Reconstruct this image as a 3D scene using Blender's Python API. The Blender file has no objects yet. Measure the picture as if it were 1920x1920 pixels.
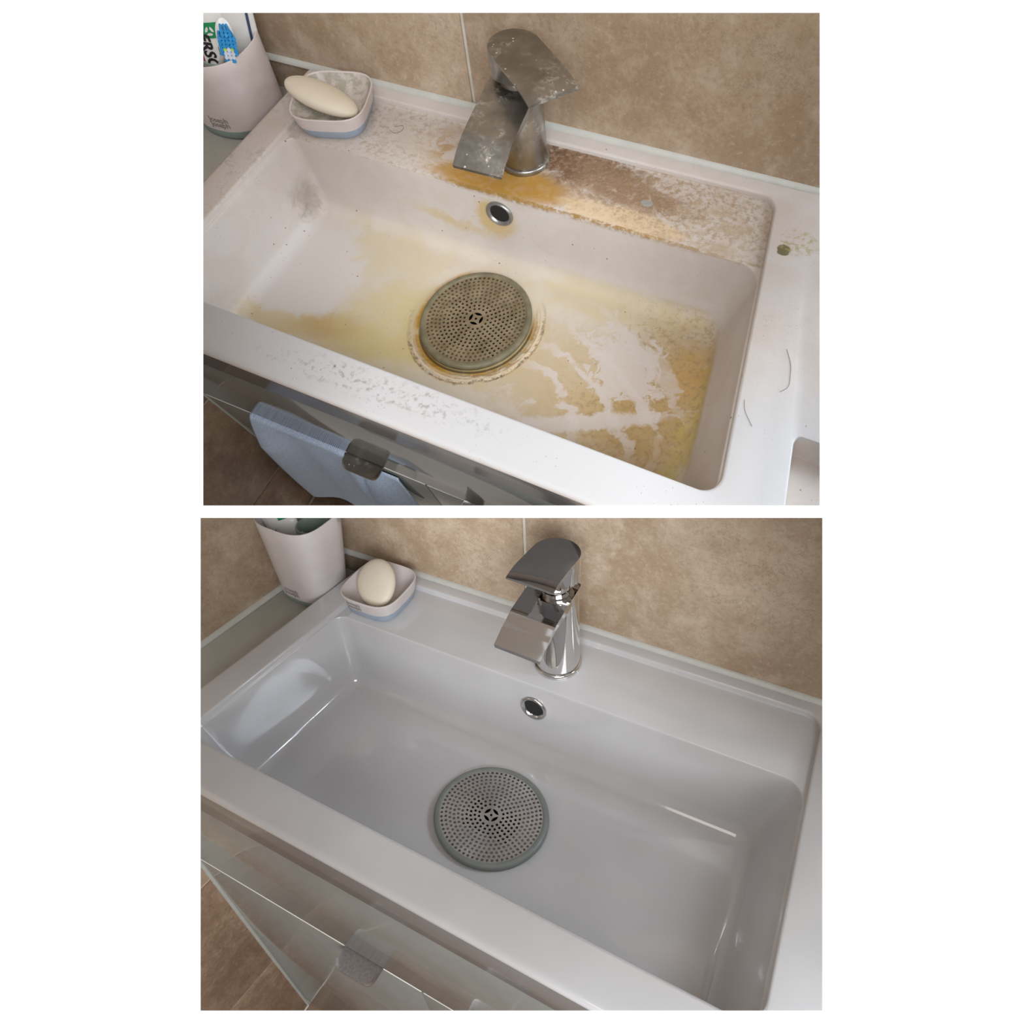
import bpy, bmesh, math, random
from mathutils import Vector, Matrix
random.seed(7)
scene = bpy.context.scene
COL = scene.collection

# ------------------------------------------------------------------ camera
FPX, PX, PY = 1291.665, 1067.57, 964.37
RA = ((0.933029, 0.358967, -0.024463), (0.315903, -0.849845, -0.421864), (-0.172225, 0.385883, -0.906329))
TA = (-0.351839, -0.195971, 0.578136)
RB = ((0.895170, 0.445724, -0.001180), (0.261845, -0.528015, -0.807860), (-0.360705, 0.722862, -0.589374))
TB = (-0.333531, 0.188186, 0.596635)
up = Vector((RA[0][2] + RB[0][2], RA[1][2] + RB[1][2], RA[2][2] + RB[2][2])).normalized()
wx = (Vector((1, 0, 0)) - up * up.x).normalized()
wy = up.cross(wx)
C2W = Matrix((wx, wy, up))                     # view axes -> world axes
CAM = Vector((0, 0, 1.45))
cam_d = bpy.data.cameras.new('camera')
cam = bpy.data.objects.new('camera', cam_d)
COL.objects.link(cam)
r_, u_, b_ = C2W @ Vector((1, 0, 0)), C2W @ Vector((0, -1, 0)), C2W @ Vector((0, 0, -1))
cam.matrix_world = Matrix(((r_.x, u_.x, b_.x, CAM.x), (r_.y, u_.y, b_.y, CAM.y), (r_.z, u_.z, b_.z, CAM.z), (0, 0, 0, 1)))
cam_d.sensor_width = 36.0
cam_d.lens = FPX / 1920 * 36
cam_d.shift_x = (960 - PX) / 1920
cam_d.shift_y = (PY - 960) / 1920
cam_d.clip_start = 0.01
scene.camera = cam

# ------------------------------------------------------------------ world, light, exposure
world = bpy.data.worlds.new('world')
scene.world = world
world.use_nodes = True
bg = world.node_tree.nodes['Background']
bg.inputs[0].default_value = (0.59, 0.53, 0.475, 1)
bg.inputs[1].default_value = 0.60
vs = scene.view_settings
vs.view_transform = 'Standard'
vs.look = 'None'
vs.exposure = 0.0
vs.gamma = 1.0
vs.use_curve_mapping = False


def room_matrix(R, T):
    m = C2W @ Matrix(R)
    t = C2W @ Vector(T) + CAM
    return Matrix(((*m[0], t.x), (*m[1], t.y), (*m[2], t.z), (0, 0, 0, 1)))


def area_light(name, loc, target, size, size_y, power, col):
    d = bpy.data.lights.new(name, 'AREA')
    d.shape = 'RECTANGLE'
    d.size, d.size_y, d.energy, d.color = size, size_y, power, col
    o = bpy.data.objects.new(name, d)
    COL.objects.link(o)
    dr = (Vector(target) - Vector(loc)).normalized()
    o.matrix_world = Matrix.Translation(loc) @ dr.to_track_quat('-Z', 'Y').to_matrix().to_4x4()
    return o


class Room:
    pass


A = Room()
A.M = room_matrix(RA, TA)
A.y1, A.y2, A.y3, A.yf, A.s = .2037, .2758, .2946, -.0419, .006
A.xl, A.h = -.034, .084
A.kr, A.kl, A.kf, A.kb, A.wl = -.117, .045, -.0594, -.014, .016
A.bx0, A.bx1, A.by1 = .010, .4745, .2015
A.xg, A.xw, A.cy0, A.cl = .1667, -.132, -.0133, .1375
A.zs, A.rail, A.gap, A.seam, A.hx, A.courses, A.floor = -.030, -.135, -.271, .187, (.0800, .1310), (-.2837, -.484), -.611
A.tag = 'A'
B = Room()
B.M = room_matrix(RB, TB)
B.y1, B.y2, B.y3, B.yf, B.s = .1752, .2412, .2572, -.0351, .006
B.xl, B.h = -.0328, .098
B.kr, B.kl, B.kf, B.kb, B.wl = -.032, .083, .015, .042, .029
B.bx0, B.bx1, B.by1 = .008, .470, .1715
B.xg, B.xw, B.cy0, B.cl = .1902, -.103, -.0207, .0459
B.zs, B.rail, B.gap, B.seam, B.hx, B.courses, B.floor = -.023, -.0995, -.286, .2104, (.1138, .1626), (-.337, -.594), -.78
B.tag = 'B'

# window daylight reaching each basin from the front right, from the viewer's side
def room_pt(rm, p):
    return rm.M @ Vector(p)


area_light('daylight_window', CAM + C2W @ Vector((0.66, -0.20, 0.34)), CAM + C2W @ Vector((0.14, 0.02, 0.50)), 0.22, 0.44, 6.0, (0.76, 0.88, 1.0))
area_light('daylight_behind_viewer', CAM + C2W @ Vector((0.15, 0.45, -0.90)), CAM + C2W @ Vector((-0.05, 0.0, 0.5)), 1.0, 0.9, 30.5, (0.94, 0.97, 1.0))
area_light('overhead_fill', CAM + C2W @ Vector((-0.25, -0.70, -1.1)), CAM + C2W @ Vector((0.0, -0.05, 0.6)), 0.6, 0.6, 5, (1.0, 0.95, 0.88))  # added fill light from overhead; no ceiling lamp is known here

# ------------------------------------------------------------------ node helper
class V:
    def __init__(s, nt, sock):
        s.nt, s.k = nt, sock

    def _m(s, op, o=None, swap=False, clamp=False):
        n = s.nt.nodes.new('ShaderNodeMath')
        n.operation = op
        n.use_clamp = clamp
        a, b = (s, o) if not swap else (o, s)
        for i, q in enumerate((a, b)):
            if q is None:
                continue
            if isinstance(q, V):
                s.nt.links.new(q.k, n.inputs[i])
            else:
                n.inputs[i].default_value = q
        return V(s.nt, n.outputs[0])

    def __add__(s, o): return s._m('ADD', o)
    def __sub__(s, o): return s._m('SUBTRACT', o)
    def __mul__(s, o): return s._m('MULTIPLY', o)
    def __truediv__(s, o): return s._m('DIVIDE', o)
    __radd__ = __add__
    __rmul__ = __mul__
    def __rsub__(s, o): return s._m('SUBTRACT', o, True)
    def sqrt(s): return s._m('SQRT')
    def abs(s): return s._m('ABSOLUTE')
    def max(s, o): return s._m('MAXIMUM', o)
    def min(s, o): return s._m('MINIMUM', o)
    def sin(s): return s._m('SINE')
    def pow(s, o): return s._m('POWER', o)

    def step(s, a, b, smooth=True):
        n = s.nt.nodes.new('ShaderNodeMapRange')
        n.interpolation_type = 'SMOOTHSTEP' if smooth else 'LINEAR'
        n.clamp = True
        s.nt.links.new(s.k, n.inputs['Value'])
        lo, hi, t0, t1 = (a, b, 0.0, 1.0) if a < b else (b, a, 1.0, 0.0)
        n.inputs['From Min'].default_value = lo
        n.inputs['From Max'].default_value = hi
        n.inputs['To Min'].default_value = t0
        n.inputs['To Max'].default_value = t1
        return V(s.nt, n.outputs['Result'])


class Mat:
    def __init__(s, name, base=(.8, .8, .8), rough=.5, metal=0.0, spec=.5, coat=0.0, coat_rough=.05, sub=0.0):
        s.m = bpy.data.materials.new(name)
        s.m.use_nodes = True
        s.nt = s.m.node_tree
        s.b = s.nt.nodes['Principled BSDF']
        i = s.b.inputs
        i['Base Color'].default_value = (*base, 1)
        i['Roughness'].default_value = rough
        i['Metallic'].default_value = metal
        i['Specular IOR Level'].default_value = spec
        i['Coat Weight'].default_value = coat
        i['Coat Roughness'].default_value = coat_rough
        s._tc = None

    def xyz(s):
        if s._tc is None:
            s._tc = s.nt.nodes.new('ShaderNodeTexCoord')
            sep = s.nt.nodes.new('ShaderNodeSeparateXYZ')
            s.nt.links.new(s._tc.outputs['Object'], sep.inputs[0])
            s._xyz = [V(s.nt, sep.outputs[k]) for k in range(3)]
        return s._xyz

    def vec(s, x, y, z):
        c = s.nt.nodes.new('ShaderNodeCombineXYZ')
        for k, q in enumerate((x, y, z)):
            if isinstance(q, V):
                s.nt.links.new(q.k, c.inputs[k])
            else:
                c.inputs[k].default_value = q
        return V(s.nt, c.outputs[0])

    def noise(s, scale, detail=3.0, rough=.55, dist=0.0, vec=None, off=(0, 0, 0)):
        s.xyz()
        n = s.nt.nodes.new('ShaderNodeTexNoise')
        n.inputs['Scale'].default_value = scale
        n.inputs['Detail'].default_value = detail
        n.inputs['Roughness'].default_value = rough
        n.inputs['Distortion'].default_value = dist
        src = vec.k if vec else s._tc.outputs['Object']
        if off != (0, 0, 0):
            mp = s.nt.nodes.new('ShaderNodeVectorMath')
            mp.operation = 'ADD'
            s.nt.links.new(src, mp.inputs[0])
            mp.inputs[1].default_value = off
            src = mp.outputs[0]
        s.nt.links.new(src, n.inputs['Vector'])
        return V(s.nt, n.outputs['Fac'])

    def voro(s, scale, vec=None, rand=1.0):
        s.xyz()
        n = s.nt.nodes.new('ShaderNodeTexVoronoi')
        n.inputs['Scale'].default_value = scale
        n.inputs['Randomness'].default_value = rand
        s.nt.links.new(vec.k if vec else s._tc.outputs['Object'], n.inputs['Vector'])
        return V(s.nt, n.outputs['Distance']), n

    def mix(s, a, b, f):
        n = s.nt.nodes.new('ShaderNodeMix')
        n.data_type = 'RGBA'
        ins = [q for q in n.inputs if q.type == 'RGBA']
        for q, i in ((a, ins[0]), (b, ins[1])):
            if isinstance(q, V):
                s.nt.links.new(q.k, i)
            else:
                i.default_value = (*q, 1)
        fi = n.inputs[0]
        if isinstance(f, V):
            s.nt.links.new(f.k, fi)
        else:
            fi.default_value = f
        return V(s.nt, [q for q in n.outputs if q.type == 'RGBA'][0])

    def set(s, name, v):
        s.nt.links.new(v.k, s.b.inputs[name])

    def bump(s, v, strength=.3, dist=.001):
        n = s.nt.nodes.new('ShaderNodeBump')
        n.inputs['Strength'].default_value = strength
        n.inputs['Distance'].default_value = dist
        s.nt.links.new(v.k, n.inputs['Height'])
        s.nt.links.new(n.outputs[0], s.b.inputs['Normal'])


def plain(name, base, rough=.5, metal=0.0, spec=.5, coat=0.0, var=.06, scale=60.0, bump=0.0):
    q = Mat(name, base, rough, metal, spec, coat)
    n = q.noise(scale, 3)
    dark = tuple(c * (1 - var) for c in base)
    lite = tuple(min(1, c * (1 + var)) for c in base)
    q.set('Base Color', q.mix(dark, lite, n.step(.3, .7)))
    if bump:
        q.bump(q.noise(scale * 8, 3), bump, .0005)
    return q.m


def tile_mat(name, c0, c1, c2, rough=.34):
    q = Mat(name, c0, rough, spec=.45)
    x, y, z = q.xyz()
    big = q.noise(9, 4, .6, .15)
    mid = q.noise(34, 6, .7, .25)
    fine = q.noise(230, 5, .75)
    vein = q.noise(46, 9, .75, .35, off=(3, 1, 2))
    col = q.mix(c0, c1, (big * .5 + mid * .5).step(.40, .60))
    col = q.mix(col, c2, mid.step(.52, .70) * .5)
    crack = (vein - .5).abs().step(.020, .0) * big.step(.50, .62)
    col = q.mix(col, tuple(v * .66 for v in c0), crack * .55)
    pit = q.noise(520, 3, .6, off=(5, 5, 5)).step(.58, .70) * mid.step(.60, .44)
    col = q.mix(col, tuple(v * .60 for v in c0), pit * .55)
    col = q.mix(col, tuple(v * .80 for v in c0), fine.step(.48, .36) * .40)
    col = q.mix(col, tuple(min(1, v * 1.16) for v in c2), fine.step(.54, .68) * .40)
    q.set('Base Color', col)
    q.set('Roughness', mid * .2 + (rough - .08))
    q.bump(fine * .5 + mid - crack * .6 - pit * .5, .16, .0012)
    return q.m


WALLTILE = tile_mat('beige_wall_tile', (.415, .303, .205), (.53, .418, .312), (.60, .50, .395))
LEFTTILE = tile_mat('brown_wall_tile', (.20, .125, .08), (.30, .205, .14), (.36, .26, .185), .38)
GROUT = plain('pale_grout', (.66, .63, .56), .85, var=.08, bump=.2)
SILICONE = plain('white_silicone', (.52, .525, .49), .35, var=.04)
GREYBEAD = plain('grey_silicone', (.36, .37, .34), .4, var=.05)
BOARD = plain('white_board_paint', (.93, .93, .93), .9, spec=.1, var=.01)


def ceramic_clean():
    q = Mat('clean_white_ceramic', (.80, .79, .785), .10, spec=.5, coat=.6, coat_rough=.03)
    n = q.noise(14, 2)
    q.set('Base Color', q.mix((.540, .534, .540), (.570, .566, .574), n.step(.3, .7)))
    return q.m


def ceramic_dirty():
    q = Mat('stained_ceramic', (0.577, 0.540, 0.511), .42, spec=.4)
    x, y, z = q.xyz()
    n1 = q.noise(28, 5, .62, .6)
    n2 = q.noise(75, 5, .65, .8, off=(2, 7, 1))
    n3 = q.noise(190, 4, .7, off=(9, 3, 4))
    n4 = q.noise(12, 4, .55, .5, off=(4, 4, 4))
    d = 0.5

    def blob(cx, cy, rx, ry, soft=.35, nz=.9, n=None, ang=0.0):
        n = n or n1
        c, s_ = math.cos(ang), math.sin(ang)
        dx, dy = x - cx, y - cy
        u = (dx * c + dy * s_) / rx
        v = (dy * c - dx * s_) / ry
        r = (u * u + v * v).sqrt() + (n - .5) * (nz * 2)
        return r.step(1 + soft, 1 - soft)

    floor_m = z.step(-.066, -.080)
    ys = y + x * .0258
    deck_m = z.step(-.0085, -.0068) * z.step(-.0035, -.0052) * ys.step(.2015, .2030)
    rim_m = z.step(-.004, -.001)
    wall_m = z.step(-.012, -.02) * z.step(-.084, -.068)
    base = q.mix((.575, .515, .475), (.600, .555, .528), n1.step(.35, .65))
    col = base
    tan, gold, honey, amberc = (.430, .290, .115), (.550, .420, .175), (.560, .470, .270), (.400, .225, .045)
    # thin yellow film over the basin floor
    film = blob(.29, .10, .24, .13, .5, .7, n4) * floor_m
    col = q.mix(col, (.580, .490, .310), film * (n1 * .5 + .10))
    # honey and gold patches: front left, before the drain, right end
    for cx, cy, rx, ry, a, c_, am, nn in ((.095, .055, .11, .017, .06, gold, .85, n1), (.105, .066, .035, .016, .2, tan, .7, n2), (.165, .085, .05, .055, 0, (.580, .480, .230), .8, n1),
                                          (.43, .10, .055, .085, 0, tan, 1.0, n1), (.466, .09, .012, .09, -.1, (.520, .430, .120), .85, n1),
                                          (.40, .050, .065, .042, .2, tan, .85, n2), (.36, .18, .075, .024, 0, honey, .7, n1),
                                          (.335, .085, .060, .055, .3, (.500, .375, .200), .8, n2), (.427, .20, .011, .008, 0, (.480, .270, .070), .95, n2),
                                          (.446, .125, .022, .03, 0, (.500, .310, .100), .7, n2), (.11, .165, .06, .032, 0, honey, .6, n1)):
        col = q.mix(col, c_, blob(cx, cy, rx, ry, .45, .9, nn, a) * floor_m * (n2 * .9 + .35).min(1.0) * am)
    # clean patch at the left of the floor
    clean = blob(.045, .118, .055, .062, .16, .75, n1)
    col = q.mix(col, (.595, .560, .540), clean * floor_m * .92)
    # grainy dirt in the honey patches
    col = q.mix(col, (.300, .215, .120), blob(.42, .10, .07, .10, .5, .6, n4) * floor_m * n3.step(.48, .64) * .6)
    # scoured pale swirls on the right of the floor
    dx, dy = x - .27, y + .02
    rr = (dx * dx + dy * dy).sqrt() + (n4 - .5) * .09 + (n1 - .5) * .015
    arcs = ((rr * 190).sin() + (n2 - .5) * 3.4).step(.35, .95)
    col = q.mix(col, (.610, .545, .505), arcs * blob(.365, .085, .080, .075, .5, .7, n1) * floor_m * .85)
    col = q.mix(col, (.605, .550, .515), blob(.385, .115, .030, .045, .15, 1.7, n2, .6) * floor_m * .85)
    col = q.mix(col, (.610, .555, .520), blob(.37, .045, .075, .009, .25, 1.0, n2, .42) * floor_m * .85)
    # dark grey smudge in the far left corner
    col = q.mix(col, (.250, .215, .165), blob(.012, .188, .010, .020, .5, 1.2, n2) * (n3 * 1.0) * z.step(-.03, -.06))
    # limescale ring round the drain
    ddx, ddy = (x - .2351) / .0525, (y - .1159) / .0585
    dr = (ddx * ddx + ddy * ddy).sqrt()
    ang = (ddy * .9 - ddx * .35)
    low = ang.step(.55, -.55)
    halo = (dr + (n1 - .5) * .7).step(1.5, 1.0) * floor_m
    col = q.mix(col, gold, halo * (low * .75 + .2) * (n2 * .9 + .3).min(1.0))
    cream = ((dr - 1.15 - (n2 - .5) * .16).abs()).step(.10, .02) * floor_m * low
    col = q.mix(col, (.640, .530, .390), cream * .9)
    lines = ((dr * 62).sin() + (n2 - .5) * 2.6).step(.35, 1.0) * (dr - 1.2).abs().step(.14, .06) * floor_m * low
    col = q.mix(col, (.330, .185, .075), lines * n1.step(.36, .56) * .7)
    ring_dk = ((dr - 1.05).abs() + (n2 - .5) * .12).step(.12, .01) * floor_m
    col = q.mix(col, (.460, .245, .025), ring_dk * n1.step(.34, .50) * (ddx + ddy * .3).step(.0, -.5) * .95)
    col = q.mix(col, (.420, .215, .030), ring_dk * n2.step(.42, .56) * (ddx - ddy * .6).step(.5, 1.0) * .8)
    crust = ((dr - 1.22 - (n1 - .5) * .25).abs()).step(.05, .0) * floor_m * low * n3.step(.46, .60)
    col = q.mix(col, (.150, .085, .040), crust * .8)
    col = q.mix(col, (.060, .040, .022), (dr - 1.02).abs().step(.035, .01) * floor_m * ang.step(.2, -.4) * .85)  # near-black arc hugging the front edge of the strainer
    # tap ledge: amber along the edge, brown slime to the right of the tap
    col = q.mix(col, (.390, .305, .225), deck_m * (n3.step(.46, .64) * n1.step(.34, .56) * .6 + .16))
    amber = (blob(.165, .238, .030, .032, .5, 1.4, n2) * .6 * n2.step(.42, .6)).max(blob(.225, .211, .065, .016, .35, .5, n2)).max(blob(.250, .217, .048, .022, .4, .6, n2))
    col = q.mix(col, (.390, .205, .035), (amber * deck_m * (n2 * .9 + .5)).min(1.0))
    col = q.mix(col, (.640, .480, .300), blob(.345, .206, .060, .012, .3, .7, n1, -.03) * deck_m * .9)
    brown = blob(.300, .254, .062, .024, .5, .9, n2, -.15).max(blob(.345, .237, .055, .014, .5, 1.0, n2, -.1)).max(blob(.268, .262, .030, .020, .4, .5, n2))
    col = q.mix(col, (.270, .165, .095), brown * deck_m * .95)
    col = q.mix(col, (.120, .062, .034), brown * deck_m * n3.step(.42, .56) * n1.step(.32, .48) * .9)
    col = q.mix(col, (.560, .450, .360), brown * deck_m * n3.step(.60, .50) * n2.step(.56, .64) * .6)
    col = q.mix(col, (.350, .240, .150), blob(.375, .240, .10, .040, .6, .9, n1) * deck_m * (n3.step(.42, .64) * .7 + .2))
    col = q.mix(col, (.430, .330, .225), blob(.43, .228, .045, .036, .5, .9, n1) * deck_m * (n2.step(.42, .64)) * .8)
    col = q.mix(col, (.300, .290, .265), blob(.3616, .2313, .0055, .0042, .15, .3, n2) * deck_m)
    edge = ((ys - .2042).abs() + (n2 - .5) * .004).step(.0022, .0004) * z.step(-.012, -.008) * z.step(-.002, -.0045) * x.step(.155, .20) * x.step(.485, .47)
    col = q.mix(col, (.300, .170, .035), edge * n3.step(.34, .56) * (x.step(.50, .33) * .6 + .3))
    # yellow runs under the overflow
    ow = z.step(-.010, -.02) * z.step(-.075, -.05) * y.step(.19, .198)
    ox = (x - .2276) / .023
    oz = (z + .0335) / .021
    orr = (ox * ox + oz * oz).sqrt()
    col = q.mix(col, (0.548, 0.385, 0.133), (orr + (n2 - .5) * .9).step(1.15, .75) * ow * x.step(.262, .235) * .8)
    col = q.mix(col, (0.548, 0.414, 0.185), ((z + .055 + (x - .2) * .15).abs() + (n2 - .5) * .03).step(.009, .0) * ow * x.step(.12, .17) * x.step(.24, .2) * .6)
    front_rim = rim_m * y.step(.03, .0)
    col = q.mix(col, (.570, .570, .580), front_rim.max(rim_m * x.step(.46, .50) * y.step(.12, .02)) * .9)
    # grime speckle on ledge, left rim and right rim
    spk = q.noise(900, 2, .5, off=(1, 2, 3)).step(.60, .70)
    grime = n2.step(.42, .62)
    leftrim = x.step(.03, .0) * rim_m
    col = q.mix(col, (0.266, 0.229, 0.185), spk * grime * (deck_m * .8).max(leftrim * .95).max(x.step(.44, .50) * rim_m * .45 * y.step(.02, .12)))
    col = q.mix(col, (0.348, 0.311, 0.259), leftrim * n1.step(.46, .64) * n3.step(.42, .58) * .6)
    col = q.mix(col, (.33, .32, .295), blob(.235, -.031, .085, .011, .6, 1.1, n2, -.03) * rim_m * n3.step(.5, .64) * .8)
    col = q.mix(col, (.165, .140, .075), blob(.4878, .2103, .0055, .006, .12, .5, n2) * rim_m)
    col = q.mix(col, (0.385, 0.340, 0.163), blob(.498, .222, .014, .012, .4, 1.3, n2) * rim_m * n3.step(.45, .6) * .8)
    # scattered dark specks everywhere
    dist, vn = q.voro(95)
    dd = dist.step(.10, .05)
    keep = q.noise(60, 1, off=(7, 7, 7)).step(.56, .60)
    col = q.mix(col, (0.148, 0.096, 0.052), dd * keep * .85)
    dist2, _ = q.voro(240)
    keep2 = q.noise(35, 2, off=(3, 8, 7)).step(.54, .62)
    col = q.mix(col, (0.207, 0.170, 0.133), dist2.step(.13, .06) * keep2 * .7)
    q.set('Base Color', col)
    q.set('Roughness', n2 * .3 + .28)
    q.bump(cream * 3.0 + crust * 2.0 + n3 * .25 + brown * deck_m * n3 * 2.0, .5, .0012)
    return q.m


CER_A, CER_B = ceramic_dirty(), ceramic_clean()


def metal_dirty():
    q = Mat('limescaled_metal', (.4, .37, .33), .38, 1.0)
    n1, n2 = q.noise(70, 5, .65, .6), q.noise(260, 4, .65, off=(3, 3, 3))
    big = q.noise(28, 4, .6, .4, off=(8, 1, 2))
    col = q.mix((.31, .30, .28), (.43, .42, .40), big.step(.35, .65))
    scale = n1.step(.46, .64) * n2.step(.42, .60) * big.step(.42, .60)
    dv, _ = q.voro(170)
    spots = dv.step(.18, .1) * q.noise(60, 1, off=(1, 9, 3)).step(.56, .6)
    m = (scale * .42).max(spots * .75)
    q.set('Base Color', q.mix(col, (.66, .63, .54), m))
    q.set('Metallic', 1 - m * .9)
    q.set('Roughness', n2 * .22 + m * .3 + .22)
    q.bump(m + n2 * .3, .25, .0006)
    return q.m


def chrome():
    q = Mat('bright_chrome', (.66, .65, .645), .05, 1.0)
    n = q.noise(40, 2)
    q.set('Roughness', n * .05 + .035)
    return q.m


METAL_A, METAL_B = metal_dirty(), chrome()


def strainer_mat(name, dirty):
    q = Mat(name, (.5, .5, .5), .3, 1.0)
    x, y, z = q.xyz()
    n = q.noise(90, 4)
    r = (x * x + y * y).sqrt()
    br = q.noise(600, 2, vec=q.vec(r, 0.0, 0.0))
    if dirty:
        col = q.mix((.25, .195, .115), (.36, .29, .19), n.step(.3, .7))
        q.set('Base Color', q.mix(col, (.13, .085, .04), q.noise(45, 3, off=(4, 4, 4)).step(.56, .7) * .35))
        q.b.inputs['Metallic'].default_value = .55
        q.set('Roughness', n * .3 + .35)
    else:
        q.set('Base Color', q.mix((.76, .755, .75), (.86, .855, .85), n.step(.3, .7)))
        q.set('Roughness', br * .16 + .26)
        q.b.inputs['Anisotropic'].default_value = .6
    q.bump(br, .10, .0003)
    return q.m


STR_A, STR_B = strainer_mat('tarnished_plate', True), strainer_mat('brushed_steel_plate', False)
RUB_A = plain('olive_rubber', (.165, .145, .085), .55, var=.2, scale=90)
RUB_B = plain('grey_green_rubber', (.20, .22, .205), .40, var=.05)
DARK = plain('hole_shade_black', (.012, .012, .013), .6)  # near-black colour standing in for the shade inside drain and overflow
PLASTIC = plain('blush_white_plastic', (.70, .625, .615), .34, spec=.45, var=.03)
PLASTIC_B = plain('blush_white_plastic_clean', (.67, .62, .615), .26, spec=.5, var=.02)
BLUEBASE = plain('blue_grey_plastic', (.36, .43, .53), .45, var=.05)
GREENBASE = plain('sea_green_plastic', (.30, .38, .36), .42, var=.06)
INNER = plain('pale_green_plastic', (.30, .38, .345), .4, var=.05)
def scum_mat():
    q = Mat('soap_scum', (.5, .48, .42), .5)
    n = q.noise(110, 5, .7, .5)
    q.set('Base Color', q.mix((.62, .56, .53), (.40, .38, .31), n.step(.40, .60)))
    q.bump(n, .3, .0006)
    return q.m


SCUM = scum_mat()
SOAP = plain('cream_soap', (.80, .73, .60), .42, spec=.35, var=.03, scale=30)
PRINT = plain('grey_print', (.26, .22, .215), .6)
CABI = plain('grey_gloss_lacquer', (.21, .213, .20), .08, spec=.32, var=.03, scale=25)
CABRAIL = plain('mauve_gloss_lacquer', (.18, .172, .168), .16, spec=.36, var=.03, scale=25)
EDGE = plain('pale_edge_band', (.80, .78, .74), .4, var=.03)
WHITE = plain('white_plastic', (.82, .81, .79), .3, var=.02)
BLUE = plain('blue_bristle', (.015, .27, .62), .5, var=.25, scale=900)
LIME = plain('lime_bristle', (.45, .66, .12), .5)
PALEB = plain('white_bristle', (.62, .68, .80), .5)
GREEN = plain('green_print', (.01, .27, .09), .5)
BLACK = plain('black_print', (.02, .012, .015), .5)
RED = plain('crimson_print', (.38, .03, .07), .5)
NAVY = plain('navy_print', (.05, .075, .15), .5)
HAIR = plain('dark_hair', (.10, .07, .05), .5)


def towel_mat():
    q = Mat('pale_blue_cloth', (.50, .60, .76), .95, spec=.1)
    x, y, z = q.xyz()
    w = ((x * 2600).sin() * (z * 2600).sin())
    n = q.noise(500, 3)
    q.set('Base Color', q.mix((.42, .52, .70), (.58, .67, .82), n.step(.3, .7)))
    q.bump(w * .4 + n, .6, .0008)
    return q.m


CLOTH = towel_mat()

# ------------------------------------------------------------------ mesh helpers
BAY = {'room': None, 'A': [], 'B': []}


def link(o):
    COL.objects.link(o)
    return o


def mesh_obj(name, bm, mats, parent=None, matrix=None, smooth=None, recalc=True):
    if recalc:
        bmesh.ops.recalc_face_normals(bm, faces=bm.faces)
    me = bpy.data.meshes.new(name)
    bm.to_mesh(me)
    bm.free()
    for m in (mats if isinstance(mats, (list, tuple)) else [mats]):
        me.materials.append(m)
    if smooth is not None:
        me.polygons.foreach_set('use_smooth', [True] * len(me.polygons))
        me.set_sharp_from_angle(angle=math.radians(smooth))
    o = link(bpy.data.objects.new(name, me))
    if parent is not None:
        o.parent = parent
    elif matrix is not None:
        o.matrix_world = matrix
    return o


def root(name, matrix, label, cat, group=None):
    o = link(bpy.data.objects.new(name, None))
    o.empty_display_size = .01
    o.matrix_world = matrix
    tag(o, label, cat, group)
    return o


def tag(o, label, cat, group=None):
    o['label'] = label
    o['category'] = cat
    if group:
        o['group'] = group
    return o


def struct(o, label=None):
    o['kind'] = 'structure'
    if label:
        o['label'] = label
    return o


def loops_to_bm(bm, loops, close_first=False, close_last=False, mats=None):
    vl = [[bm.verts.new(p) for p in L] for L in loops]
    n = len(loops[0])
    for k in range(len(vl) - 1):
        for i in range(n):
            j = (i + 1) % n
            f = bm.faces.new((vl[k][i], vl[k][j], vl[k + 1][j], vl[k + 1][i]))
            if mats:
                f.material_index = mats[k]
    if close_first:
        bm.faces.new(vl[0][::-1])
    if close_last:
        bm.faces.new(vl[-1])
    return vl


def rrect(x0, x1, y0, y1, r, n=8, z=0.0):
    """rounded rectangle, counter-clockwise; r one radius or four (fl, fr, br, bl)"""
    rs = r if isinstance(r, (tuple, list)) else (r,) * 4
    out = []
    for cx, cy, rr, a0 in ((x0 + rs[0], y0 + rs[0], rs[0], 180), (x1 - rs[1], y0 + rs[1], rs[1], 270), (x1 - rs[2], y1 - rs[2], rs[2], 0), (x0 + rs[3], y1 - rs[3], rs[3], 90)):
        for k in range(n + 1):
            a = math.radians(a0 + 90 * k / n)
            out.append((cx + rr * math.cos(a), cy + rr * math.sin(a), z))
    return out


def densify(loop, m):
    out = []
    n = len(loop)
    for i in range(n):
        a, b = Vector(loop[i]), Vector(loop[(i + 1) % n])
        k = m if (b - a).length > .02 else 1
        for j in range(k):
            out.append(tuple(a.lerp(b, j / k)))
    return out


def box_bm(bm, x0, x1, y0, y1, z0, z1, fn=None):
    P = [(x0, y0, z0), (x1, y0, z0), (x1, y1, z0), (x0, y1, z0), (x0, y0, z1), (x1, y0, z1), (x1, y1, z1), (x0, y1, z1)]
    v = [bm.verts.new(fn(*p) if fn else p) for p in P]
    for f in ((0, 3, 2, 1), (4, 5, 6, 7), (0, 1, 5, 4), (1, 2, 6, 5), (2, 3, 7, 6), (3, 0, 4, 7)):
        bm.faces.new([v[i] for i in f])
    return v


def bevel(bm, w, seg=2):
    bmesh.ops.bevel(bm, geom=list(bm.edges), offset=w, segments=seg, affect='EDGES', profile=.5, clamp_overlap=True)


def lathe_bm(bm, prof, n=48, cap0=False, cap1=False, sx=1.0, sy=1.0, cx=0.0, cy=0.0):
    loops = []
    for r, z in prof:
        loops.append([(cx + sx * r * math.cos(2 * math.pi * k / n), cy + sy * r * math.sin(2 * math.pi * k / n), z) for k in range(n)])
    return loops_to_bm(bm, loops, cap0, cap1)


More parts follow.
